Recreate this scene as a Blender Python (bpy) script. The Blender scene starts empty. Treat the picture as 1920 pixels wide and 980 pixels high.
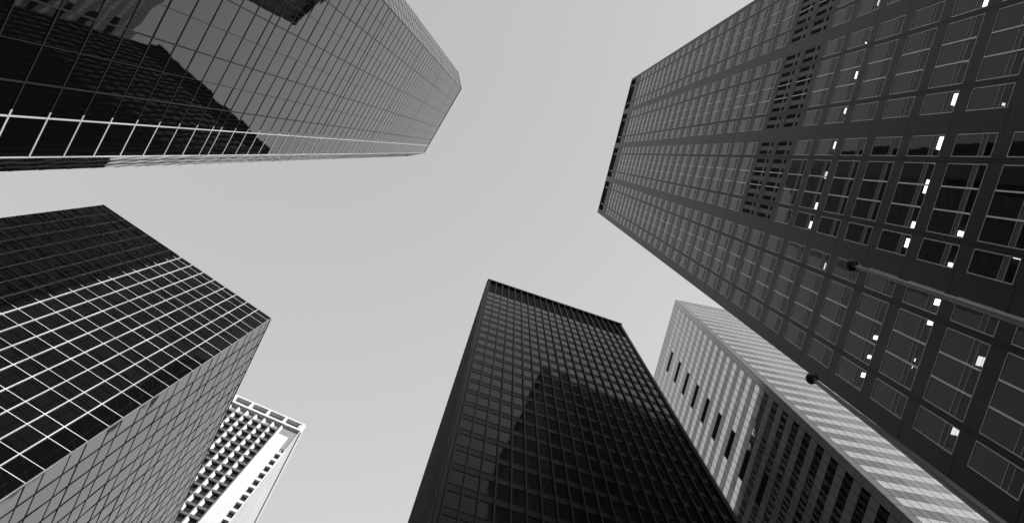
import bpy, math, random
from mathutils import Matrix, Vector
random.seed(11)
SC = bpy.context.scene
COL = SC.collection
# ------------------------------------------------------------------ camera
W_, H_ = 1920.0, 980.0
F_, CX, CY = 1320.0, 960.0, 490.0
EYE = 1.6
_z = Vector((971 - CX, 285 - CY, F_)).normalized()          # where the zenith lies in the view
RM = _z.rotation_difference(Vector((0, 0, 1))).to_matrix()  # view (right, down, forward) -> world
cam_d = bpy.data.cameras.new('camera')
cam = bpy.data.objects.new('camera', cam_d); COL.objects.link(cam)
ex, ey, ez = RM @ Vector((1, 0, 0)), RM @ Vector((0, 1, 0)), RM @ Vector((0, 0, 1))
cam.matrix_world = Matrix(((ex.x, -ey.x, -ez.x, 0), (ex.y, -ey.y, -ez.y, 0), (ex.z, -ey.z, -ez.z, EYE), (0, 0, 0, 1)))
cam_d.sensor_width = 36.0; cam_d.lens = 36.0 * F_ / W_
cam_d.clip_start = 0.1; cam_d.clip_end = 6000
SC.camera = cam
# ------------------------------------------------------------------ sky, sun, exposure
SUN_AZ = Vector((0.833, -0.553)).normalized()
SUN_EL = math.radians(34)
SUN_ROT = math.atan2(SUN_AZ.x, SUN_AZ.y)
world = bpy.data.worlds.new('World'); SC.world = world; world.use_nodes = True
nt = world.node_tree; nt.nodes.clear()
sky = nt.nodes.new('ShaderNodeTexSky'); sky.sky_type = 'NISHITA'; sky.sun_disc = False
sky.sun_elevation = SUN_EL; sky.sun_rotation = SUN_ROT; sky.air_density = 1.6; sky.dust_density = 4.0
bw = nt.nodes.new('ShaderNodeRGBToBW')
pw = nt.nodes.new('ShaderNodeMath'); pw.operation = 'POWER'; pw.inputs[1].default_value = 0.08
ml = nt.nodes.new('ShaderNodeMath'); ml.operation = 'MULTIPLY'; ml.inputs[1].default_value = 5.25
bg = nt.nodes.new('ShaderNodeBackground'); bg.inputs['Strength'].default_value = 0.1
wo = nt.nodes.new('ShaderNodeOutputWorld')
nt.links.new(sky.outputs[0], bw.inputs[0]); nt.links.new(bw.outputs[0], pw.inputs[0])
wtc = nt.nodes.new('ShaderNodeTexCoord'); wd = nt.nodes.new('ShaderNodeVectorMath'); wd.operation = 'DOT_PRODUCT'
wd.inputs[1].default_value = (0.2, 0.25, -0.8)
wa = nt.nodes.new('ShaderNodeMath'); wa.operation = 'ADD'; wa.inputs[1].default_value = 1.8
wm = nt.nodes.new('ShaderNodeMath'); wm.operation = 'MULTIPLY'
nt.links.new(wtc.outputs['Generated'], wd.inputs[0]); nt.links.new(wd.outputs['Value'], wa.inputs[0])
nt.links.new(pw.outputs[0], ml.inputs[0]); nt.links.new(ml.outputs[0], wm.inputs[0]); nt.links.new(wa.outputs[0], wm.inputs[1])
nt.links.new(wm.outputs[0], bg.inputs['Color'])
nt.links.new(bg.outputs[0], wo.inputs['Surface'])
sun_d = bpy.data.lights.new('sun', 'SUN'); sun_d.energy = 4.9; sun_d.angle = math.radians(0.5)
sun_d.color = (1.0, 0.995, 0.985)
sun = bpy.data.objects.new('sun', sun_d); COL.objects.link(sun)
_s = Vector((SUN_AZ.x * math.cos(SUN_EL), SUN_AZ.y * math.cos(SUN_EL), math.sin(SUN_EL)))
sun.rotation_euler = _s.to_track_quat('Z', 'Y').to_euler(); sun.location = _s * 400
SC.view_settings.view_transform = 'Standard'; SC.view_settings.look = 'None'
SC.view_settings.exposure = 0.0; SC.view_settings.gamma = 1.0; SC.view_settings.use_curve_mapping = False
SC.cycles.max_bounces = 8; SC.cycles.glossy_bounces = 6; SC.cycles.transparent_max_bounces = 12
SC.cycles.caustics_reflective = False; SC.cycles.caustics_refractive = False


def ray(p):
    return RM @ Vector((p[0] - CX, p[1] - CY, F_))
def un(p, h):
    d = ray(p); return Vector((d.x / d.z * h, d.y / d.z * h))
def proj(P):                       # world point -> photo pixel (used only to rank panes by visible size)
    q = RM.transposed() @ Vector((P[0], P[1], P[2] - EYE))
    if q.z <= 0.01: return None
    return (CX + F_ * q.x / q.z, CY + F_ * q.y / q.z)

# ------------------------------------------------------------------ materials
def mat(name, v, rough=0.5, metal=0.0, ior=1.5, var=0.0, vscale=0.6, bump=0.0, bscale=0.8, spec=0.5, streak=0.0):
    m = bpy.data.materials.new(name); m.use_nodes = True
    n = m.node_tree.nodes; l = m.node_tree.links
    b = n['Principled BSDF']
    b.inputs['Base Color'].default_value = (v, v, v, 1)
    b.inputs['Roughness'].default_value = rough; b.inputs['Metallic'].default_value = metal
    b.inputs['IOR'].default_value = ior; b.inputs['Specular IOR Level'].default_value = spec
    tc = None
    if var or bump or streak: tc = n.new('ShaderNodeTexCoord')
    if var:
        nz = n.new('ShaderNodeTexNoise'); nz.inputs['Scale'].default_value = vscale; nz.inputs['Detail'].default_value = 4
        mp = n.new('ShaderNodeMapRange'); mp.inputs['From Min'].default_value = 0.3; mp.inputs['From Max'].default_value = 0.7
        mp.inputs['To Min'].default_value = v * (1 - var); mp.inputs['To Max'].default_value = v * (1 + var)
        l.new(tc.outputs['Object'], nz.inputs['Vector']); l.new(nz.outputs['Fac'], mp.inputs['Value'])
        out = mp.outputs[0]
        if streak:                 # rain streaks: noise stretched along the height
            mg = n.new('ShaderNodeMapping'); mg.inputs['Scale'].default_value = (2.2, 2.2, 0.05)
            n2 = n.new('ShaderNodeTexNoise'); n2.inputs['Scale'].default_value = 1.0; n2.inputs['Detail'].default_value = 5
            m2 = n.new('ShaderNodeMapRange'); m2.inputs['From Min'].default_value = 0.35; m2.inputs['From Max'].default_value = 0.65
            m2.inputs['To Min'].default_value = 1 - streak; m2.inputs['To Max'].default_value = 1 + streak * 0.3
            mu = n.new('ShaderNodeMath'); mu.operation = 'MULTIPLY'
            l.new(tc.outputs['Object'], mg.inputs[0]); l.new(mg.outputs[0], n2.inputs['Vector']); l.new(n2.outputs['Fac'], m2.inputs['Value'])
            l.new(out, mu.inputs[0]); l.new(m2.outputs[0], mu.inputs[1]); out = mu.outputs[0]
        l.new(out, b.inputs['Base Color'])
    if bump:
        nb = n.new('ShaderNodeTexNoise'); nb.inputs['Scale'].default_value = bscale; nb.inputs['Detail'].default_value = 1.5
        bp = n.new('ShaderNodeBump'); bp.inputs['Distance'].default_value = bump; bp.inputs['Strength'].default_value = 1.0
        l.new(tc.outputs['Object'], nb.inputs['Vector']); l.new(nb.outputs['Fac'], bp.inputs['Height'])
        l.new(bp.outputs[0], b.inputs['Normal'])
    return m
def emit(name, v):
    m = bpy.data.materials.new(name); m.use_nodes = True
    b = m.node_tree.nodes['Principled BSDF']
    b.inputs['Base Color'].default_value = (.8, .8, .8, 1)
    b.inputs['Emission Color'].default_value = (1, 1, 1, 1); b.inputs['Emission Strength'].default_value = v
    return m
def see_through(name, ior, tint, bump):
    m = bpy.data.materials.new(name); m.use_nodes = True
    n = m.node_tree.nodes; l = m.node_tree.links
    n.remove(n['Principled BSDF'])
    fr = n.new('ShaderNodeFresnel'); fr.inputs['IOR'].default_value = ior
    tr = n.new('ShaderNodeBsdfTransparent'); tr.inputs[0].default_value = (tint, tint, tint, 1)
    gl = n.new('ShaderNodeBsdfGlossy'); gl.inputs['Roughness'].default_value = 0.02; gl.inputs[0].default_value = (.8, .8, .8, 1)
    mx = n.new('ShaderNodeMixShader')
    tc = n.new('ShaderNodeTexCoord'); nb = n.new('ShaderNodeTexNoise'); nb.inputs['Scale'].default_value = 0.7
    bp = n.new('ShaderNodeBump'); bp.inputs['Distance'].default_value = bump
    l.new(tc.outputs['Object'], nb.inputs['Vector']); l.new(nb.outputs['Fac'], bp.inputs['Height'])
    l.new(bp.outputs[0], gl.inputs['Normal'])
    l.new(fr.outputs[0], mx.inputs[0]); l.new(tr.outputs[0], mx.inputs[1]); l.new(gl.outputs[0], mx.inputs[2])
    l.new(mx.outputs[0], n['Material Output'].inputs['Surface'])
    return m
M = dict(
    glass_a=mat('black mirror glass', .006, .015, ior=1.76, bump=.0052, bscale=.5),
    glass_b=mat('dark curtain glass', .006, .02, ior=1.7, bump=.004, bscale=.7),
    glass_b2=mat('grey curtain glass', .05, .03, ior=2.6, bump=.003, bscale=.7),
    bronze=mat('dark bronze', .016, .5, ior=1.4, var=.3, vscale=.5),
    alu=mat('white aluminium and painted sunlight', .86, .35, var=.18, vscale=.35),  # its white also paints the sunlight on tower A's corner bay
    alu_b=mat('bright weathered aluminium', .86, .4, var=.25, vscale=.28),  # noise in the tone paints uneven reflected light on the gridlines
    alu_mid=mat('grey aluminium', .24, .45, var=.2),
    joint=mat('black joint seal', .012, .6),
    core=mat('dark core', .012, .8),
    black=mat('black void', .004, .9, spec=.1),
    steel=mat('black painted steel', .005, .45, ior=1.25, var=.3, vscale=.4, streak=.2),
    glass_d=mat('bronze window glass', .013, .05, ior=1.16, var=.6, vscale=.3, bump=.004, bscale=.6),
    clad=mat('dark stone cladding', .010, .42, ior=1.3, var=.25, vscale=.35, streak=.25),
    groove=mat('recessed groove', .006, .6, spec=.2),
    frame=mat('window frame metal', .50, .4, var=.15),
    bar=mat('satin glazing bar', .70, .4, var=.1),
    glass_e2=mat('tinted office glass', .014, .02, ior=1.31, bump=.003, bscale=.7),
    glass_e=see_through('office glass', 1.32, .75, .004),
    blind=mat('drawn blind', .10, .8, var=.15, vscale=.4),
    ceil=mat('office ceiling', .12, .8),
    panel_e=mat('ventilation panel', .055, .55, var=.2, vscale=.8),
    strip=mat('dark transom', .016, .5),
    lampdim=emit('dim fluorescent tube', 1.1),
    lampglow=emit('fluorescent tube', 3.2),
    mirror=mat('silver mirror glass', .62, .04, metal=1.0, bump=.005, bscale=.7),
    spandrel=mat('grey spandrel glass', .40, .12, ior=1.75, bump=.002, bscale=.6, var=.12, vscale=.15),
    spandrel_r_darkened=mat('grey spandrel glass, gable', .11, .10, ior=2.2, bump=.002, bscale=.6, var=.12, vscale=.15),  # same spandrel, tone darkened to offset the sun on the right face
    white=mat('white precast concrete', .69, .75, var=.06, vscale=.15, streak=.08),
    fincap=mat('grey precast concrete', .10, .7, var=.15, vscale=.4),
    soffit=mat('grey slab concrete', .30, .8, var=.12, vscale=.3),
    glass_c=mat('black office glass', .008, .05, ior=1.4),
    louvre=mat('pale louvre', .34, .6, var=.1),
    pole=mat('brushed flagpole aluminium', .14, .32, metal=.35, var=.25, vscale=1.2, streak=.3),
    ball=mat('dull black finial', .010, .45, ior=1.35),
    rope=mat('halyard rope', .12, .9),
    roof=mat('roof gravel', .2, .9, var=.2),
    plaza=mat('paving', .20, .85, var=.15, vscale=.3), asphalt=mat('asphalt', .05, .9, var=.2, vscale=.5),
    lamp_paint=mat('pole base casting', .05, .5),
)

# ------------------------------------------------------------------ mesh helpers
BOXF = [(0, 1, 3, 2), (4, 6, 7, 5), (0, 4, 5, 1), (2, 3, 7, 6), (0, 2, 6, 4), (1, 5, 7, 3)]
class MB:
    def __init__(s): s.v = []; s.f = []; s.m = []
    def quad(s, pts, mi=0):
        k = len(s.v); s.v += [tuple(p) for p in pts]; s.f.append(tuple(range(k, k + len(pts)))); s.m.append(mi)
    def box(s, c, mi=0):
        k = len(s.v); s.v += [tuple(p) for p in c]
        for f in BOXF: s.f.append(tuple(k + i for i in f)); s.m.append(mi)
    def build(s, name, mats, parent, kind=None, smooth=False):
        if not s.v: return None
        root = parent
        while root is not None and root.parent is not None: root = root.parent
        ox = root.location if root is not None else Vector((0, 0, 0))
        me = bpy.data.meshes.new(name)
        me.from_pydata([(x - ox[0], y - ox[1], z - ox[2]) for x, y, z in s.v], [], s.f)
        for m in (mats if isinstance(mats, (list, tuple)) else [mats]): me.materials.append(m)
        me.polygons.foreach_set('material_index', s.m)
        if smooth: me.polygons.foreach_set('use_smooth', [True] * len(s.f))
        me.update()
        o = bpy.data.objects.new(name, me); COL.objects.link(o)
        if parent is not None: o.parent = parent
        if kind: o['kind'] = kind
        return o
def thing(name, loc, label, cat, group=None):
    o = bpy.data.objects.new(name, None); COL.objects.link(o); o.location = loc
    o.empty_display_size = 2
    o['label'] = label; o['category'] = cat
    if group: o['group'] = group
    return o
class Face:
    """a vertical wall plane: s runs along it from a to b, z is height above the eye, d sticks out of it"""
    def __init__(s, a, b, inside):
        s.a = Vector(a); t = Vector(b) - s.a; s.L = t.length; s.t = t / s.L
        n = Vector((-s.t.y, s.t.x))
        if n.dot(Vector(inside) - s.a) > 0: n = -n
        s.n = n
    def p(s, u, z, d=0.0):
        q = s.a + s.t * u + s.n * d
        return (q.x, q.y, z + EYE)
    def bx(s, s0, s1, z0, z1, d0, d1):
        return [s.p(u, z, d) for u in (s0, s1) for z in (z0, z1) for d in (d0, d1)]
    def sz(s, px):                 # photo pixel -> where that sight line meets the wall
        d = ray(px); k = s.n.dot(s.a) / (s.n.x * d.x + s.n.y * d.y); P = d * k
        return (s.t.dot(Vector((P.x, P.y)) - s.a), P.z)
    def pane(s, mb, s0, s1, z0, z1, d, tilt=0.0, mi=0):   # one sheet of glass, never hung perfectly true
        a, b = random.gauss(0, tilt) * (s1 - s0), random.gauss(0, tilt) * (z1 - z0)
        mb.box([s.p(u, z, d + (0 if e else -.03) + (a if u == s1 else -a) + (b if z == z1 else -b))
                for u in (s0, s1) for z in (z0, z1) for e in (0, 1)], mi)

FOOT = {}                          # footprints, to tell which panes are in view
def hidden(P, own):
    x, y, z = P[0], P[1], P[2] - EYE
    for k, (poly, h) in FOOT.items():
        if k == own: continue
        t0, t1 = 0.0, 1.0; ok = True
        c = sum((Vector(q) for q in poly), Vector((0, 0))) / len(poly)
        for i in range(len(poly)):
            a = Vector(poly[i]); e = Vector(poly[(i + 1) % len(poly)]) - a; n = Vector((-e.y, e.x))
            if n.dot(c - a) < 0: n = -n
            fa = n.dot(-a); fb = n.dot(Vector((x, y)) - a)
            if fa < 0 and fb < 0: ok = False; break
            if fa < 0: t0 = max(t0, fa / (fa - fb))
            elif fb < 0: t1 = min(t1, fa / (fa - fb))
        if ok and t0 < t1 and t0 < .999 and z * t0 < h: return True
    return False
def area(F, r, own):
    s0, s1, z0, z1 = r
    pts = [proj(F.p(a, b)) for a, b in ((s0, z0), (s1, z0), (s1, z1), (s0, z1))]
    if None in pts: return 0
    cx = sum(p[0] for p in pts) / 4; cy = sum(p[1] for p in pts) / 4
    if not (-60 < cx < 1980 and -60 < cy < 1040): return 0
    ctr = F.p((s0 + s1) / 2, (z0 + z1) / 2)
    if hidden(ctr, own): return 0
    return abs(sum(pts[i][0] * pts[(i + 1) % 4][1] - pts[(i + 1) % 4][0] * pts[i][1] for i in range(4))) / 2
def split(cells, own, top=100):
    """cells: (face, rect, extra).  The ones that show largest first, then the rest"""
    r = sorted(cells, key=lambda c: -area(c[0], c[1], own))
    return r[:top], r[top:]
def panes(root, own, name, cells, m, d=0.0, tilt=.0012, top=100):
    big, rest = split(cells, own, top)
    for F, r, x in big:
        mb = MB(); F.pane(mb, *r, d, tilt); mb.build(name, m, root)
    mb = MB()
    for F, r, x in rest: F.pane(mb, *r, d, tilt)
    mb.build(name, m, root, 'stuff')
def prism(poly, z0, z1):
    mb = MB(); n = len(poly)
    lo = [(p[0], p[1], z0 + EYE) for p in poly]; hi = [(p[0], p[1], z1 + EYE) for p in poly]
    c = sum((Vector(p) for p in poly), Vector((0, 0)))
    ar = sum(poly[i][0] * poly[(i + 1) % n][1] - poly[(i + 1) % n][0] * poly[i][1] for i in range(n))
    if ar < 0: lo.reverse(); hi.reverse()
    mb.quad(lo[::-1]); mb.quad(hi)
    for i in range(n):
        j = (i + 1) % n; mb.quad([lo[i], lo[j], hi[j], hi[i]])
    return mb
def inset(poly, k):
    n = len(poly); out = []
    ar = sum(poly[i][0] * poly[(i + 1) % n][1] - poly[(i + 1) % n][0] * poly[i][1] for i in range(n))
    sg = 1 if ar > 0 else -1
    for i in range(n):
        a, b, c = Vector(poly[i - 1]), Vector(poly[i]), Vector(poly[(i + 1) % n])
        e1 = (b - a).normalized(); e2 = (c - b).normalized()
        n1 = Vector((-e1.y, e1.x)) * sg; n2 = Vector((-e2.y, e2.x)) * sg
        bi = (n1 + n2); bi = bi / max(.2, bi.length_squared) * 2
        out.append(tuple(b + bi * k))
    return out
def ctr(poly):
    c = sum((Vector(p) for p in poly), Vector((0, 0))) / len(poly); return c
def hbands(root, name, F, z0, z1, pitch, hgt, d, m, s0=0, s1=None):
    mb = MB(); z = z0
    while z < z1:
        mb.box(F.bx(s0, s1 or F.L, z, z + hgt, 0, d)); z += pitch
    return mb.build(name, m, root)

# ------------------------------------------------------------------ footprints from the roof corners
def rot(v, deg):
    c, s = math.cos(math.radians(deg)), math.sin(math.radians(deg)); return Vector((v.x * c - v.y * s, v.x * s + v.y * c))
HA, HB, HC, HD, HE, HF = 160., 77., 190., 150., 171., 174.
A0, A1, A2, A3 = un((795, 287), HA), un((865, 166), HA), un((858, 133), HA), un((760, 293), HA)
nA = (A1 - A0).normalized(); back = Vector((nA.y, -nA.x))
if back.dot(A0) < 0: back = -back
WA = 40.0
A4 = A2 + back * WA; A5 = A3 + back * WA
A6 = A4 + rot(back, 45 if rot(back, 45).dot(A0 - A1) > 0 else -45) * 4.1
A7 = A5 + rot(back, 45 if rot(back, 45).dot(A1 - A0) > 0 else -45) * 4.1
PA = [A0, A1, A2, A4, A6, A7, A5, A3]
B0, B1, B2 = un((508, 597), HB), un((192, 384), HB), un((326, 980), HB)
_d = (B2 - B0).normalized(); B2 = B0 + _d * 34; B3 = B1 + _d * 34
PB = [B0, B1, B3, B2]
C0, C1, C2 = un((572, 797), HC), un((440, 740), HC), un((479, 980), HC)
_d = (C1 - C0).normalized(); C1 = C0 + _d * 34
_e = (C2 - C0).normalized(); C2 = C0 + _e * 36; C3 = C1 + _e * 36
PC = [C0, C1, C3, C2]
D0, D1, D2 = un((916, 524), HD), un((1164, 607), HD), un((766, 980), HD)
_e = (D2 - D0).normalized(); D2 = D0 + _e * 62; D3 = D1 + _e * 62
PD = [D0, D1, D3, D2]
E0, E1 = un((1120, 398), HE), un((1185, 148), HE)
_t = (E1 - E0).normalized(); _n = Vector((-_t.y, _t.x)); _n = _n if _n.x > 0 else -_n
E2, E3 = E0 + _n * 46, E1 + _n * 46
PE = [E0, E1, E3, E2]
G0, G1, G2 = un((1267, 562), HF), un((1228, 700), HF), un((1358, 580), HF)
_l = (G1 - G0).normalized(); _r = (G2 - G0).normalized()
G1 = G0 + _l * 34; G2 = G0 + _r * 30; G3 = G1 + _r * 30
PF = [G0, G1, G3, G2]
FOOT.update(A=(PA, HA), B=(PB, HB), C=(PC, HC), D=(PD, HD), E=(PE, HE), F=(PF, HF))

# ------------------------------------------------------------------ ground
def sheet(name, x0, y0, x1, y1, z, m):
    mb = MB(); mb.quad([(x0, y0, z), (x1, y0, z), (x1, y1, z), (x0, y1, z)])
    o = mb.build(name, m, None); o['kind'] = 'structure'; return o
sheet('ground', -3000, -3000, 3000, 3000, 0.0, M['asphalt'])
def kerbed(name, poly):
    mb = prism(poly, -EYE + .004, -EYE + .13); o = mb.build(name, M['plaza'], None); o['kind'] = 'structure'
kerbed('pavement', inset(PE, -9)); kerbed('pavement', inset(PA, -4)); kerbed('pavement', inset(PB, -4.0))

# ================================================================== A: chamfered mirror-glass tower, upper left
def tower_a():
    c = ctr(PA)
    root = thing('glass_skyscraper', (c.x, c.y, 0), 'tall mirror glass skyscraper with chamfered corners, dark neighbours reflected in its face', 'skyscraper')
    prism(inset(PA, .12), -EYE + .13, HA - .25).build('core', M['core'], root)
    prism(inset(PA, .05), HA - .25, HA - .05).build('roof', M['roof'], root)
    z = []                          # floor joints: ten even panels, then a short one
    base = 46.82
    for k in range(-2, 5):
        z0 = base + k * 24.67
        z += [z0] + [z0 + 1.35 + 2.332 * i for i in range(10)]
    z = [v for v in z if 1.5 < v < HA - .8] + [HA]
    z.sort()
    mainF = Face(A0, A1, c); S = [0, 1.93, 3.42, 5.06, 6.65, 8.28, 9.92, 11.61, 13.22, 14.84, mainF.L]
    cells = [(mainF, (S[i] + .01, S[i + 1] - .01, z[j] + .01, z[j + 1] - .01), 0) for i in range(10) for j in range(len(z) - 1)]
    f1 = Face(A0, A3, c); S1 = [f1.L * i / 3 for i in range(4)]
    f2 = Face(A1, A2, c); S2 = [f2.L * i / 3 for i in range(4)]
    for F, S_ in ((f1, S1), (f2, S2)):
        cells += [(F, (S_[i] + .01, S_[i + 1] - .01, z[j] + .01, z[j + 1] - .01), 0) for i in range(3) for j in range(len(z) - 1)]
    panes(root, 'A', 'glass_pane', cells, M['glass_a'], 0.0, .0011)
    for i in range(2, 10):          # upright mullions, heavy and slim in turn
        w, dd = (.036, .03) if i % 2 == 0 else (.016, .02)
        mb = MB(); mb.box(mainF.bx(S[i] - w, S[i] + w, 0, HA, .005, dd)); mb.build('mullion', M['bronze'], root)
    mb = MB(); mb.box(mainF.bx(S[1] - .032, S[1] + .032, 0, HA, .005, .035)); mb.build('mullion', M['alu'], root)['label'] = 'mullion beside the corner, sunlight on it painted as bright metal'
    mb = MB(); mb.box(mainF.bx(-.015, .04, 0, HA, -.05, .03)); mb.build('corner_trim', M['alu'], root)  # white tone paints sunlight along the corner
    mb = MB(); mb.box(mainF.bx(mainF.L - .05, mainF.L + .02, 0, HA, -.06, .06)); mb.build('corner_trim', M['bronze'], root)
    for v in z[:-1]:
        mb = MB()
        mb.box(mainF.bx(S[1] + .30, mainF.L - .05, v - .045, v + .045, .008, .026), 0)
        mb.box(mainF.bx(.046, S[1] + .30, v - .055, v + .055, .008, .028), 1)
        mb.build('transom', [M['bronze'], M['alu']], root)  # sunlit corner bay painted as white metal, shaded bays as dark metal
    for F, S_ in ((f1, S1), (f2, S2)):
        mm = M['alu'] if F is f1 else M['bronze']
        for i in (1, 2):
            mb = MB(); mb.box(F.bx(S_[i] - .035, S_[i] + .035, 0, HA, .005, .02)); mb.build('mullion', mm, root)
        for v in z[:-1]:
            mb = MB(); mb.box(F.bx(.07, F.L - .02, v - .03, v + .03, .008, .024)); mb.build('chamfer_transom', mm, root)
    mb = MB(); mb.box(mainF.bx(0, mainF.L, HA, HA + .18, -.25, .08)); mb.box(f1.bx(.1, f1.L, HA, HA + .17, -.25, .05)); mb.box(f2.bx(.1, f2.L, HA, HA + .17, -.25, .05))
    mb.build('parapet_coping', M['alu_mid'], root)
    for P, Q in ((A2, A4), (A4, A6), (A6, A7), (A7, A5), (A5, A3)):   # the far sides
        F = Face(P, Q, c); mb = MB(); F.pane(mb, .02, F.L - .02, 0, HA - .01, 0, 0)
        mb.build('rear_glazing', M['glass_a'], root)
        mb = MB()
        for v in z[:-1]: mb.box(F.bx(.05, F.L - .05, v - .045, v + .045, .005, .05))
        for i in range(1, int(F.L / 1.6)): mb.box(F.bx(i * 1.6 - .03, i * 1.6 + .03, 0, HA, .007, .056))
        mb.build('rear_mullions', M['bronze'], root)
tower_a()

# ================================================================== B: low dark block with a white grid, left
def tower_b():
    c = ctr(PB); K = HB / 64
    root = thing('curtain_wall_block', (c.x, c.y, 0), 'low black glass block on the left with bright white gridlines and one pale grey side', 'office block')
    prism(inset(PB, .12), -EYE + .13, HB - .2).build('core', M['core'], root)
    prism(inset(PB, .05), HB - .2, HB - .04).build('roof', M['roof'], root)
    z = []
    for k in range(-14, 5):
        for b in (49.37, 47.99):
            v = (b + 3.437 * k) * K
            if 1 < v < HB - .4: z.append(v)
    z.sort(); z.append(HB)
    Fd = Face(B0, B1, c); S = [0, 1.45 * K] + [(1.45 + 1.2 * i) * K for i in range(1, 14)] + [Fd.L]
    cells = [(Fd, (S[i] + .01, S[i + 1] - .01, z[j] + .01, z[j + 1] - .01), 0) for i in range(len(S) - 1) for j in range(len(z) - 1)]
    panes(root, 'B', 'glass_pane', cells, M['glass_b'], 0, .0015)
    for u in S[1:-1]:
        mb = MB(); mb.box(Fd.bx(u - .027, u + .027, 0, HB, .005, .10)); mb.build('mullion', M['alu_b'], root)
    for v in z[:-1]:
        mb = MB(); mb.box(Fd.bx(.05, Fd.L - .04, v - .029, v + .029, .008, .07)); mb.build('transom', M['alu_b'], root)
    Fg = Face(B0, B2, c); Sg = [0] + [(1.34 + 1.44 * i) * K for i in range(int((Fg.L / K - 1.4) / 1.44) + 1)] + [Fg.L]
    cells = [(Fg, (Sg[i] + .01, Sg[i + 1] - .01, z[j] + .01, z[j + 1] - .01), 0) for i in range(len(Sg) - 1) for j in range(len(z) - 1)]
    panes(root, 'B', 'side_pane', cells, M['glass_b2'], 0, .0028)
    for u in Sg[1:-1]:
        mb = MB(); mb.box(Fg.bx(u - .055, u + .055, 0, HB, .0, .025)); mb.build('side_mullion', M['joint'], root)
    for v in z[:-1]:
        mb = MB(); mb.box(Fg.bx(.06, Fg.L, v - .05, v + .05, .003, .022)); mb.build('side_transom', M['joint'], root)
    mb = MB(); mb.box(Fd.bx(-.04, .05, 0, HB, -.05, .05)); mb.build('corner_trim', M['alu_mid'], root)
    mb = MB(); mb.box(Fd.bx(-.05, Fd.L, HB, HB + .12, -.3, .05)); mb.box(Fg.bx(.06, Fg.L, HB, HB + .115, -.3, .045))
    mb.build('parapet_coping', M['alu_mid'], root)
    for P, Q in ((B1, B3), (B3, B2)):
        F = Face(P, Q, c); mb = MB(); F.pane(mb, .02, F.L - .02, 0, HB - .01, 0, 0); mb.build('rear_glazing', M['glass_b'], root)
        mb = MB()
        for v in z[:-1]: mb.box(F.bx(.05, F.L - .05, v - .034, v + .034, .005, .06))
        mb.build('rear_transoms', M['alu_mid'], root)
tower_b()

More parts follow.
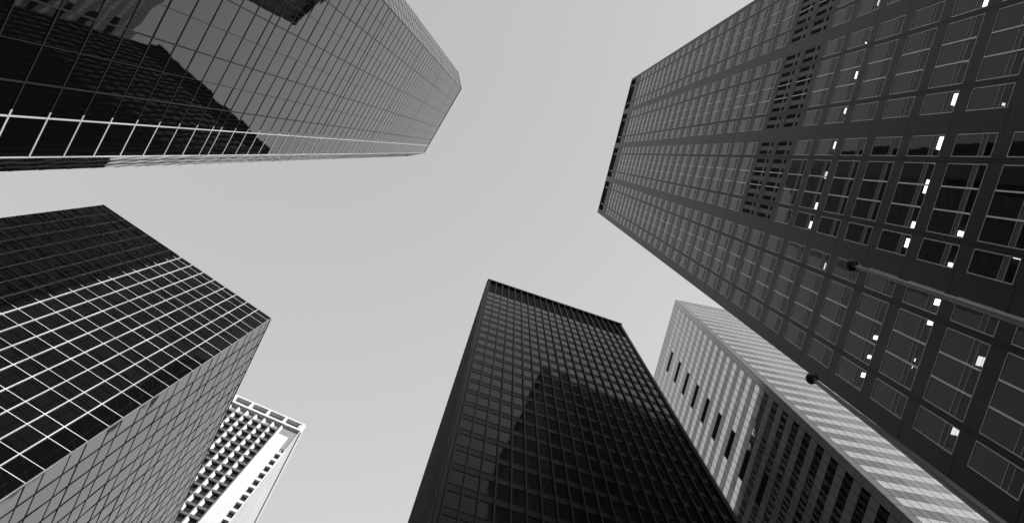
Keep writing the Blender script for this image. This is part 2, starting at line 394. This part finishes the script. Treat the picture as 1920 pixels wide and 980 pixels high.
# ================================================================== C: white concrete tower behind B
def tower_c():
    c = ctr(PC)
    root = thing('white_concrete_tower', (c.x, c.y, 0), 'white concrete tower with deep square window recesses, half hidden behind the black grid block', 'skyscraper')
    prism(inset(PC, .8), -EYE + .004, HC - 1.0).build('core', M['soffit'], root)
    prism(inset(PC, .9), HC - 1.0, HC - .6).build('roof', M['roof'], root)
    Fc = Face(C0, C1, c); P = 3.62; ZT = 185.2
    zf = [ZT - .1 - P * i for i in range(1, 51)]
    fins = [5.35 + 2.53 * i for i in range(11)]
    DR = .62                        # depth of the window recesses
    cells = []
    for i in range(len(fins) - 1):
        for zz in zf: cells.append((Fc, (fins[i] + .15, fins[i + 1] - .80, zz - P + .55, zz - .55), 0))
    for zz in zf[3:]: cells.append((Fc, (.30, 1.5, zz - P + .7, zz - .7), 0))
    panes(root, 'C', 'window', cells, M['glass_c'], -DR + .02, .001)
    for u in fins:                  # each fin is splayed on one side so the low sun reaches into the recess
        mb = MB()
        sec = [(u + .13, -DR - .4), (u + .13, -.05), (u - .13, -.05), (u - .80, -DR), (u - .80, -DR - .4)]
        lo = [Fc.p(a, 0, d) for a, d in sec]; hi = [Fc.p(a, ZT - .02, d) for a, d in sec]
        mb.quad(lo); mb.quad(hi[::-1])
        for q in range(5): mb.quad([lo[q], lo[(q + 1) % 5], hi[(q + 1) % 5], hi[q]])
        f = mb.build('fin', M['white'], root)
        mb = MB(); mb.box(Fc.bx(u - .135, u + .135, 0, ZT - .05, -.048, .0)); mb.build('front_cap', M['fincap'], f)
    for zz in zf:
        mb = MB()
        for i in range(len(fins) - 1):
            a, b = fins[i] + .135, fins[i + 1]
            for z0, z1 in ((zz - .45, zz + .45),):
                sec = [(a, -DR - .3), (a, -.10), (b - .16, -.10), (b - .78, -DR), (b - .78, -DR - .3)]
                lo = [Fc.p(q, z0, d) for q, d in sec]; hi = [Fc.p(q, z1, d) for q, d in sec]
                mb.quad(lo); mb.quad(hi[::-1])
                for q in range(5): mb.quad([lo[q], lo[(q + 1) % 5], hi[(q + 1) % 5], hi[q]])
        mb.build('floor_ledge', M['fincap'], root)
    mb = MB(); mb.box(Fc.bx(1.6, 5.15, 0, 179.6, -1.24, .10)); mb.build('blank_pier', M['white'], root)
    mb = MB(); mb.box(Fc.bx(.02, .2, 0, 173.9, -1.24, .06)); mb.build('corner_pier', M['white'], root)
    for zz in zf[3:]:
        mb = MB(); mb.box(Fc.bx(.2, 1.6, zz - .55, zz + .55, -1.24, -.08)); mb.build('corner_ledge', M['white'], root)
    # pale louvred wall under the roof beam
    mb = MB(); mb.box(Fc.bx(.02, 2.4, 173.9, ZT, -1.24, -.55)); mb.box(Fc.bx(2.4, 5.16, 179.6, ZT, -1.24, -.55)); lo = mb.build('louvre_wall', M['louvre'], root)
    mb = MB()
    for k in range(24):
        q = 174.2 + k * .46
        mb.box(Fc.bx(.1 if q < 179.6 else .1, 2.35 if q < 179.6 else 5.1, q, q + .12, -.55, -.5))
    mb.build('louvre_blade', M['louvre'], lo)
    # roof beam with deep pockets
    mb = MB(); PW = 5.06
    mb.box(Fc.bx(0, Fc.L, HC - .75, HC, -1.3, .35)); mb.box(Fc.bx(0, Fc.L, ZT, ZT + .9, -1.3, .35))
    u = .0
    for k in range(8):
        s0 = .02 + k * 5.06
        if s0 + .7 < Fc.L: mb.box(Fc.bx(s0, s0 + .75, ZT + .9, HC - .75, -1.3, .345))
    mb.build('roof_beam', M['white'], root)
    mb = MB(); mb.box(Fc.bx(.7, Fc.L, ZT + .9, HC - .75, -.99, -.75)); mb.build('beam_pocket', M['soffit'], root)
    # right hand wall: white with fine grooves
    Fr = Face(C0, C2, c); mb = MB(); q = 0.0; h = 1.205
    while q < ZT - .05:
        mb.box(Fr.bx(.02, Fr.L, q, min(q + h - .05, ZT), -.16, 0)); q += h
    mb.build('side_wall', M['white'], root)
    mb = MB(); mb.box(Fr.bx(.03, Fr.L, 0, ZT, -.15, -.04)); mb.build('side_wall_backing', M['soffit'], root)
    mb = MB(); mb.box(Fr.bx(0.002, Fr.L, ZT + .003, HC - .003, -1.28, .34)); mb.build('side_roof_beam', M['white'], root)
tower_c()

# ================================================================== D: black steel tower in the middle
def tower_d():
    c = ctr(PD)
    root = thing('black_steel_tower', (c.x, c.y, 0), 'black steel and glass tower in the centre with a slatted band under its roof', 'skyscraper')
    prism(inset(PD, .35), -EYE + .13, HD - .6).build('core', M['core'], root)
    prism(inset(PD, .2), HD - .6, HD - .3).build('roof', M['roof'], root)
    PI_, WB = 3.97, 71.7
    rows = [WB + PI_ * k for k in range(-18, 17)]
    rows = [r for r in rows if r > 1]
    Fd = Face(D0, D1, c); n = 21; s0 = .45; pw = (Fd.L - .55 - s0) / n
    S = [s0 + pw * i for i in range(n + 1)]
    cells = [(Fd, (S[i] + .11, S[i + 1] - .11, r, r + 2.62), 0) for i in range(n) for r in rows]
    panes(root, 'D', 'window', cells, M['glass_d'], -.075, .0012)
    for r in rows:
        mb = MB(); mb.box(Fd.bx(.2, Fd.L - .2, r - 1.33, r - .01, -.34, -.06)); mb.box(Fd.bx(.2, Fd.L - .2, r - 1.32, r - 1.25, -.06, -.03)); mb.box(Fd.bx(.2, Fd.L - .2, r - .09, r - .03, -.06, -.03))
        mb.build('spandrel', M['steel'], root)
    for u in S:
        mb = MB(); mb.box(Fd.bx(u - .095, u + .095, 0, 149.0, -.34, .01)); mb.box(Fd.bx(u - .03, u + .03, 0, 149.0, .01, .14)); mb.box(Fd.bx(u - .085, u + .085, 0, 149.0, .14, .165))
        mb.build('mullion', M['steel'], root)
    mb = MB(); mb.box(Fd.bx(-.02, .3, 0, 149.0, -.34, .06)); mb.build('corner_post', M['steel'], root)
    mb = MB(); mb.box(Fd.bx(Fd.L - .3, Fd.L + .02, 0, 149.0, -.34, .06)); mb.build('corner_post', M['steel'], root)
    mb = MB(); mb.box(Fd.bx(.3, Fd.L - .3, rows[-1] + 2.62, 149.0, -.34, -.30)); fa = mb.build('louvre_band', M['black'], root)
    mb = MB()
    for u in S[:-1]:
        for k in range(1, 6): mb.box(Fd.bx(u + pw * k / 6 - .03, u + pw * k / 6 + .03, rows[-1] + 2.7, 149, -.30, -.22))
    mb.build('louvre_slat', M['steel'], fa)
    mb = MB(); mb.box(Fd.bx(-.12, Fd.L + .12, 149.0, HD, -.5, .22)); mb.build('parapet', M['steel'], root)
    for P, Q, far in ((D0, D2, 0), (D1, D3, 1), (D2, D3, 1)):
        F = Face(P, Q, c); m_ = int(F.L / pw)
        mb = MB(); F.pane(mb, .3, F.L - .3, 0, 149, -.13, 0); mb.build('side_glazing', M['glass_d'], root)
        mb = MB()
        for r in rows: mb.box(F.bx(.3, F.L - .3, r - 1.33, r, -.34, -.08))
        mb.box(F.bx(.3, F.L - .3, rows[-1] + 2.62, 149, -.34, -.05))
        mb.build('side_spandrels', M['steel'], root)
        for i in range(m_):
            u = .45 + i * pw
            mb = MB(); mb.box(F.bx(u - .06, u + .06, 0, 149, -.30, .26)); mb.build('side_mullion', M['steel'], root)
        mb = MB(); mb.box(F.bx(.23, F.L + .1, 149.003, HD - .003, -.5, .215)); mb.build('side_parapet', M['steel'], root)
tower_d()

# ================================================================== E: big dark tower on the right
EG0, EP = 1.03, 8.0
EBAYS = [(0, 1.2, 1), (1.55, 5.25, 3), (5.6, 6.8, 1)]
EZ, EPI, EWH = 34.44, 4.27, 3.17
ELIGHTS = [(1790, 185, 1.3, .5), (1762, 268, 1.3, .5), (1737, 350, 1.3, .5), (1846, 6, 1.1, .5), (1645, 5, .8, .4), (1621, 82, .4, .4), (1603, 141, .9, .5), (1583, 207, .8, .4),
           (1563, 272, .9, .4), (1547, 328, .9, .6), (1529, 386, .9, .4), (1518, 421, .9, .5), (1712, 422, .7, .5), (1801, 438, .5, .8), (1782, 496, .4, .6), (1909, 483, .3, .9),
           (1545, 498, .8, .3), (1757, 566, .6, .7), (1744, 603, .6, .7), (1641, 632, .45, .5), (1629, 668, .4, .4), (1618, 702, .5, .5), (1711, 673, .35, .4), (1706, 686, .35, .4),
           (1686, 740, .5, .5), (1840, 677, .8, .9), (1792, 806, .8, .9), (1880, 196, .3, .3), (1700, 455, .9, .4)]
def tower_e():
    c = ctr(PE)
    root = thing('dark_office_tower', (c.x, c.y, 0), 'huge dark stone office tower on the right with ceiling lights glowing in its windows', 'skyscraper')
    F = Face(E0, E1, c); D_ = .42
    prism([F.a + F.n * -7.5, F.a + F.t * F.L + F.n * -7.5, E3, E2], -EYE + .13, HE - 1).build('core', M['core'], root)
    prism(inset(PE, .3), HE - 1, HE - .6).build('roof', M['roof'], root)
    bays = [(EG0 + EP * g + a, EG0 + EP * g + b, n) for g in range(4) for a, b, n in EBAYS]
    ks = list(range(-7, 29)); louv = (6, 7)
    zf = {k: EZ + EPI * k for k in ks}
    # offices behind the glass: ceilings and a back wall
    for k in ks:
        mb = MB(); mb.box(F.bx(.3, F.L - .3, zf[k] + EWH + .25, zf[k] + EPI - .25, -7.45, -D_ - .02)); mb.build('floor_slab', M['ceil'], root)
    # cladding
    mb = MB()
    for a, b, n in bays:
        for k in ks:
            mb.box(F.bx(a, b, zf[k] + EWH + .02, zf[k] + EPI - .02, -D_, 0))
        mb.box(F.bx(a, b, -EYE + .13, zf[-7] - .02, -D_, 0))
    edges = [(0.0, EG0)] + [(EG0 + EP * g + 6.8, EG0 + EP * (g + 1)) for g in range(3)] + [(EG0 + EP * 3 + 6.8, F.L)]
    for a, b in edges:
        zz = -EYE + .13
        mb.box(F.bx(a, b, zz, zf[-7] - .25, -D_, .004))
        for k in ks: mb.box(F.bx(a, b, zf[k] - .24, zf[k] + EPI - .27, -D_, .004))
    mb.build('cladding', M['clad'], root)
    zt_ = 163.58
    for g in range(4):
        for a in (1.2, 5.25):
            u = EG0 + EP * g + a
            mb = MB(); mb.box(F.bx(u, u + .35, -EYE + .13, zt_, -D_, -.12), 0)
            for q in (0.012, .129, .246): mb.box(F.bx(u + q, u + q + .094, -EYE + .13, zt_, -.12, .006), 1)
            mb.build('groove', [M['groove'], M['clad']], root)
    # windows
    wins = [(F, (a, b, zf[k], zf[k] + EWH), (n, k)) for a, b, n in bays for k in ks if k not in louv or a < 8]
    def window(F, r, x, mb, g, st, bl):
        a, b, z0, z1 = r; n, k = x; fw = .045; w = (b - a) / n
        d0, d1 = -.10, .007
        mb.box(F.bx(a, b, z0, z0 + fw, d0, d1), 0); mb.box(F.bx(a, b, z1 - fw, z1, d0, d1), 0)
        mb.box(F.bx(a, a + fw, z0 + fw, z1 - fw, d0, d1), 0); mb.box(F.bx(b - fw, b, z0 + fw, z1 - fw, d0, d1), 0)
        mb.box(F.bx(a + fw, b - fw, z0 + .66, z0 + .69, d0, d1 - .02), 0); mb.box(F.bx(a + fw, b - fw, z0 + 1.06, z0 + 1.09, d0, d1 - .02), 0)
        for i in range(1, n):
            u = a + w * i; mb.box(F.bx(u - .04, u + .04, z0 + fw, z1 - fw, d0, d1 + .02), 1)
        st.box(F.bx(a + fw, b - fw, z0 + .69, z0 + 1.06, d0, -.03), 2)
        for i in range(n):
            sa = a + w * i + (fw if i == 0 else .042); sb = a + w * (i + 1) - (fw if i == n - 1 else .042)
            F.pane(g, sa, sb, z0 + 1.09, z1 - fw, -.02, .0013, 5)
            q = [F.p(sa, z0 + fw, -.035), F.p(sb, z0 + fw, -.035), F.p(sb, z0 + .66, -.035), F.p(sa, z0 + .66, -.035)]
            nn = (Vector(q[1]) - Vector(q[0])).cross(Vector(q[2]) - Vector(q[0]))
            if nn.x * F.n.x + nn.y * F.n.y < 0: q.reverse()
            bl.quad(q, 5 if k >= 8 else 3)
    mats = [M['frame'], M['bar'], M['strip'], M['glass_e'], M['blind'], M['glass_e2']]
    big, rest = split(wins, 'E', 100)
    for F_w, r, x in big:
        mb, g, st, bl = MB(), MB(), MB(), MB()
        window(F_w, r, x, mb, g, st, bl)
        o = mb.build('window', mats, root)
        g.build('glass_pane', mats, o); st.build('transom_panel', mats, o); bl.build('lower_pane', mats, o)
    mb = MB()
    for F_w, r, x in rest: window(F_w, r, x, mb, mb, mb, mb)
    mb.build('window', mats, root, 'stuff')
    # two floors of ventilation grilles
    for k in louv:
        for a, b, n in bays[3:]:
            mb, sl = MB(), MB(); w = (b - a) / n; z0 = zf[k]
            mb.box(F.bx(a, b, z0, z0 + EWH, -D_, -.02))
            for i in range(n):
                for s0 in (a + w * i + .06, a + w * (i + 1) - .40):
                    sl.box(F.bx(s0, s0 + .34, z0 + 1.1, z0 + EWH - .12, -.02, -.012)); sl.box(F.bx(s0, s0 + .34, z0 + .1, z0 + .6, -.02, -.012))
            o = mb.build('louvre_panel', M['panel_e'], root); sl.build('vent_slot', M['black'], o)
            br = MB()
            for i in range(1, n): br.box(F.bx(a + w * i - .035, a + w * i + .035, z0, z0 + EWH, -.02, .03))
            br.build('glazing_bar', M['bar'], o)
    # open crown under the roof edge
    zt = 163.6
    mb = MB(); mb.box(F.bx(0, F.L, 170.2, HE, -1.2, .02))
    for a, b in edges: mb.box(F.bx(a, b, zt, 170.2, -1.2, .01))
    for g in range(4):
        for a in (1.2, 5.25): mb.box(F.bx(EG0 + EP * g + a, EG0 + EP * g + a + .35, 163.6, 170.2, -1.2, -.12))
    mb.build('crown_frame', M['clad'], root)
    mb = MB(); mb.box(F.bx(.3, F.L - .3, zt - .3, 170.2, -2.2, -1.3), 0)
    for a, b, n in bays:
        for i in range(n):
            w = (b - a) / n; mb.box(F.bx(a + w * i + .12, a + w * (i + 1) - .12, zt + .5, 168.6, -1.3, -.9), 1)
    mb.build('crown_recess', [M['black'], M['panel_e']], root)
    z0 = zf[28] + EPI
    for a, b, n in bays:
        mb = MB(); w = (b - a) / n
        mb.box(F.bx(a, b, zf[28] + EWH + .02, z0 - .02, -D_, 0), 1)
        for i in range(n):
            mb.box(F.bx(a + w * i + .03, a + w * (i + 1) - .03, z0, zt - .5, -D_, -.03), 0)
        mb.box(F.bx(a, b, zt - .5, zt, -D_, 0), 1)
        mb.build('crown_panel', [M['panel_e'], M['clad']], root)
    mb = MB()
    for a, b in edges: mb.box(F.bx(a, b, zf[28] + EPI - .26, zt, -D_, .004))
    mb.build('crown_cladding', M['clad'], root)
    # fluorescent fittings on the office ceilings
    for px, py, ls, ld in ELIGHTS:
        ls *= .66; ld *= .64
        s, z = F.sz((px, py)); k = math.floor((z - EZ) / EPI); zc = zf[k] + EWH + .245
        d = ray((px, py)); q = d * (zc / d.z); dep = -(Vector((q.x, q.y)) - F.a).dot(F.n); ss = (Vector((q.x, q.y)) - F.a).dot(F.t)
        if dep < .35: dep = .6
        mb, tb = MB(), MB()
        mb.box(F.bx(ss - ls / 2, ss + ls / 2, zc - .05, zc, -dep - ld / 2, -dep + ld / 2))
        o = mb.build('ceiling_light', M['alu_mid'], root)
        nt_ = 2 if ld > .45 else 1
        for i in range(nt_):
            e = -dep - ld / 2 + ld * (i + .5) / nt_
            tb.box(F.bx(ss - ls / 2 + .03, ss + ls / 2 - .03, zc - .09, zc - .05, e - ld / nt_ * .40, e + ld / nt_ * .40))
        tb.build('tube', M['lampglow'] if (px + py) % 3 else M['lampdim'], o)
    for P, Q in ((E0, E2), (E1, E3), (E2, E3)):
        G = Face(P, Q, c)
        mb = MB(); mb.box(G.bx(.01, G.L, -EYE + .13, HE - .02, -D_ if P is not E2 else -.3, -.02)); mb.build('side_wall', M['clad'], root)
        mb = MB()
        for k in ks: 
            for i in range(int(G.L / 4) - 1): mb.box(G.bx(3 + i * 4, 5.6 + i * 4, zf[k], zf[k] + EWH, -.02, -.008))
        mb.build('side_windows', M['glass_d'], root)
tower_e()

# ================================================================== F: pale banded tower, lower right
def tower_f():
    c = ctr(PF)
    root = thing('banded_glass_tower', (c.x, c.y, 0), 'pale grey tower with silver window bands, standing between the black tower and the dark one', 'skyscraper')
    prism(inset(PF, .12), -EYE + .004, HF - .3).build('core', M['core'], root)
    prism(inset(PF, .05), HF - .3, HF - .05).build('roof', M['roof'], root)
    PI_ = 4.045; tops = [104.45 + PI_ * k for k in range(-25, 17)]
    wcells, scells = [], []; blk = []
    faces = [Face(G0, G1, c), Face(G0, G2, c)]
    for fi, F in enumerate(faces):
        n = int((F.L - 1.15) / 1.23); S = [0, 1.15] + [1.15 + 1.23 * i for i in range(1, n + 1)]; S[-1] = F.L
        rows = []
        for t in tops: rows += [(t - 2.0, t, 1), (t, t + PI_ - 2.0, 0)]
        rows[-1] = (rows[-1][0], HF, 0)
        for z0, z1, w in rows:
            for i in range(len(S) - 1):
                r = (S[i] + .04, S[i + 1] - .04, z0 + .035, z1 - .035)
                if w and i > 0:
                    kk = round((z1 - 104.45) / PI_)
                    if fi == 0 and 9 <= i - 0 <= 12 and kk % 2 == 1 and kk > -3: blk.append((F, r, 0))
                    else: wcells.append((F, r, 0))
                else: scells.append((F, r, 0))
    panes(root, 'F', 'window', wcells, M['mirror'], 0, .002)
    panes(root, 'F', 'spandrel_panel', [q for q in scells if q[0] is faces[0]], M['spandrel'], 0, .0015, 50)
    panes(root, 'F', 'spandrel_panel', [q for q in scells if q[0] is faces[1]], M['spandrel_r_darkened'], 0, .0015, 50)
    mb_ = blk
    for F, r, x in mb_:
        mb = MB(); F.pane(mb, *r, 0, 0); mb.build('dark_vent_pane', M['black'], root)
    mb = MB(); mb.box(faces[0].bx(0, faces[0].L, HF, HF + .15, -.3, .02)); mb.box(faces[1].bx(.03, faces[1].L, HF, HF + .148, -.3, .02)); mb.build('parapet_coping', M['alu_mid'], root)
    for P, Q in ((G1, G3), (G3, G2)):
        F = Face(P, Q, c); mb = MB(); F.pane(mb, .02, F.L - .02, 0, HF - .01, 0, 0); mb.build('rear_panelling', M['spandrel'], root)
        mb = MB()
        for t in tops: mb.box(F.bx(.1, F.L - .1, t - 2, t, .002, .02))
        mb.build('rear_window_bands', M['mirror'], root)
tower_f()

# ================================================================== two bare flagpoles
def flagpole(px, label, phase):
    ZT = 13.0; p = un(px, ZT)
    root = thing('flagpole', (p.x, p.y, .004), label, 'flagpole', 'bare flagpoles in front of the dark tower')
    def lathe(prof, name, m, parent, n=24, off=(0, 0)):
        mb = MB()
        for i in range(len(prof) - 1):
            (r0, z0), (r1, z1) = prof[i], prof[i + 1]
            for k in range(n):
                a, b = 2 * math.pi * k / n, 2 * math.pi * (k + 1) / n
                mb.quad([(p.x + off[0] + r * math.cos(t), p.y + off[1] + r * math.sin(t), z) for r, z, t in ((r0, z0, a), (r0, z0, b), (r1, z1, b), (r1, z1, a))])
        return mb.build(name, m, parent, smooth=True)
    top = ZT + EYE
    lathe([(.092, .13), (.092, 3), (.082, 6), (.066, 9.5), (.045, 12.5), (.034, top - .14)], 'pole', M['pole'], root)
    lathe([(.0, .35), (.16, .34), (.19, .2), (.24, .17), (.24, .13)], 'base_collar', M['lamp_paint'], root)
    lathe([(.055, top - .16), (.055, top - .12), (.03, top - .11), (.03, top - .09)], 'truck', M['ball'], root)
    R = .112
    lathe([(max(.001, R * math.sin(math.pi * k / 14)), top - R * math.cos(math.pi * k / 14)) for k in range(15)], 'ball_finial', M['ball'], root)
    lathe([(.006, 1.2), (.006, top - .13)], 'halyard', M['rope'], root, 6, (-.062 * math.cos(phase), -.062 * math.sin(phase)))
    lathe([(.05, 9.0), (.05, 9.06)], 'halyard_ring', M['lamp_paint'], root, 12)
    return root
flagpole((1597, 497), 'bare flagpole crossing the lit windows of the dark tower, the upper of the two', 0.4)
flagpole((1522, 709), 'bare flagpole standing along the edge between the dark tower and the pale banded tower', 1.2)
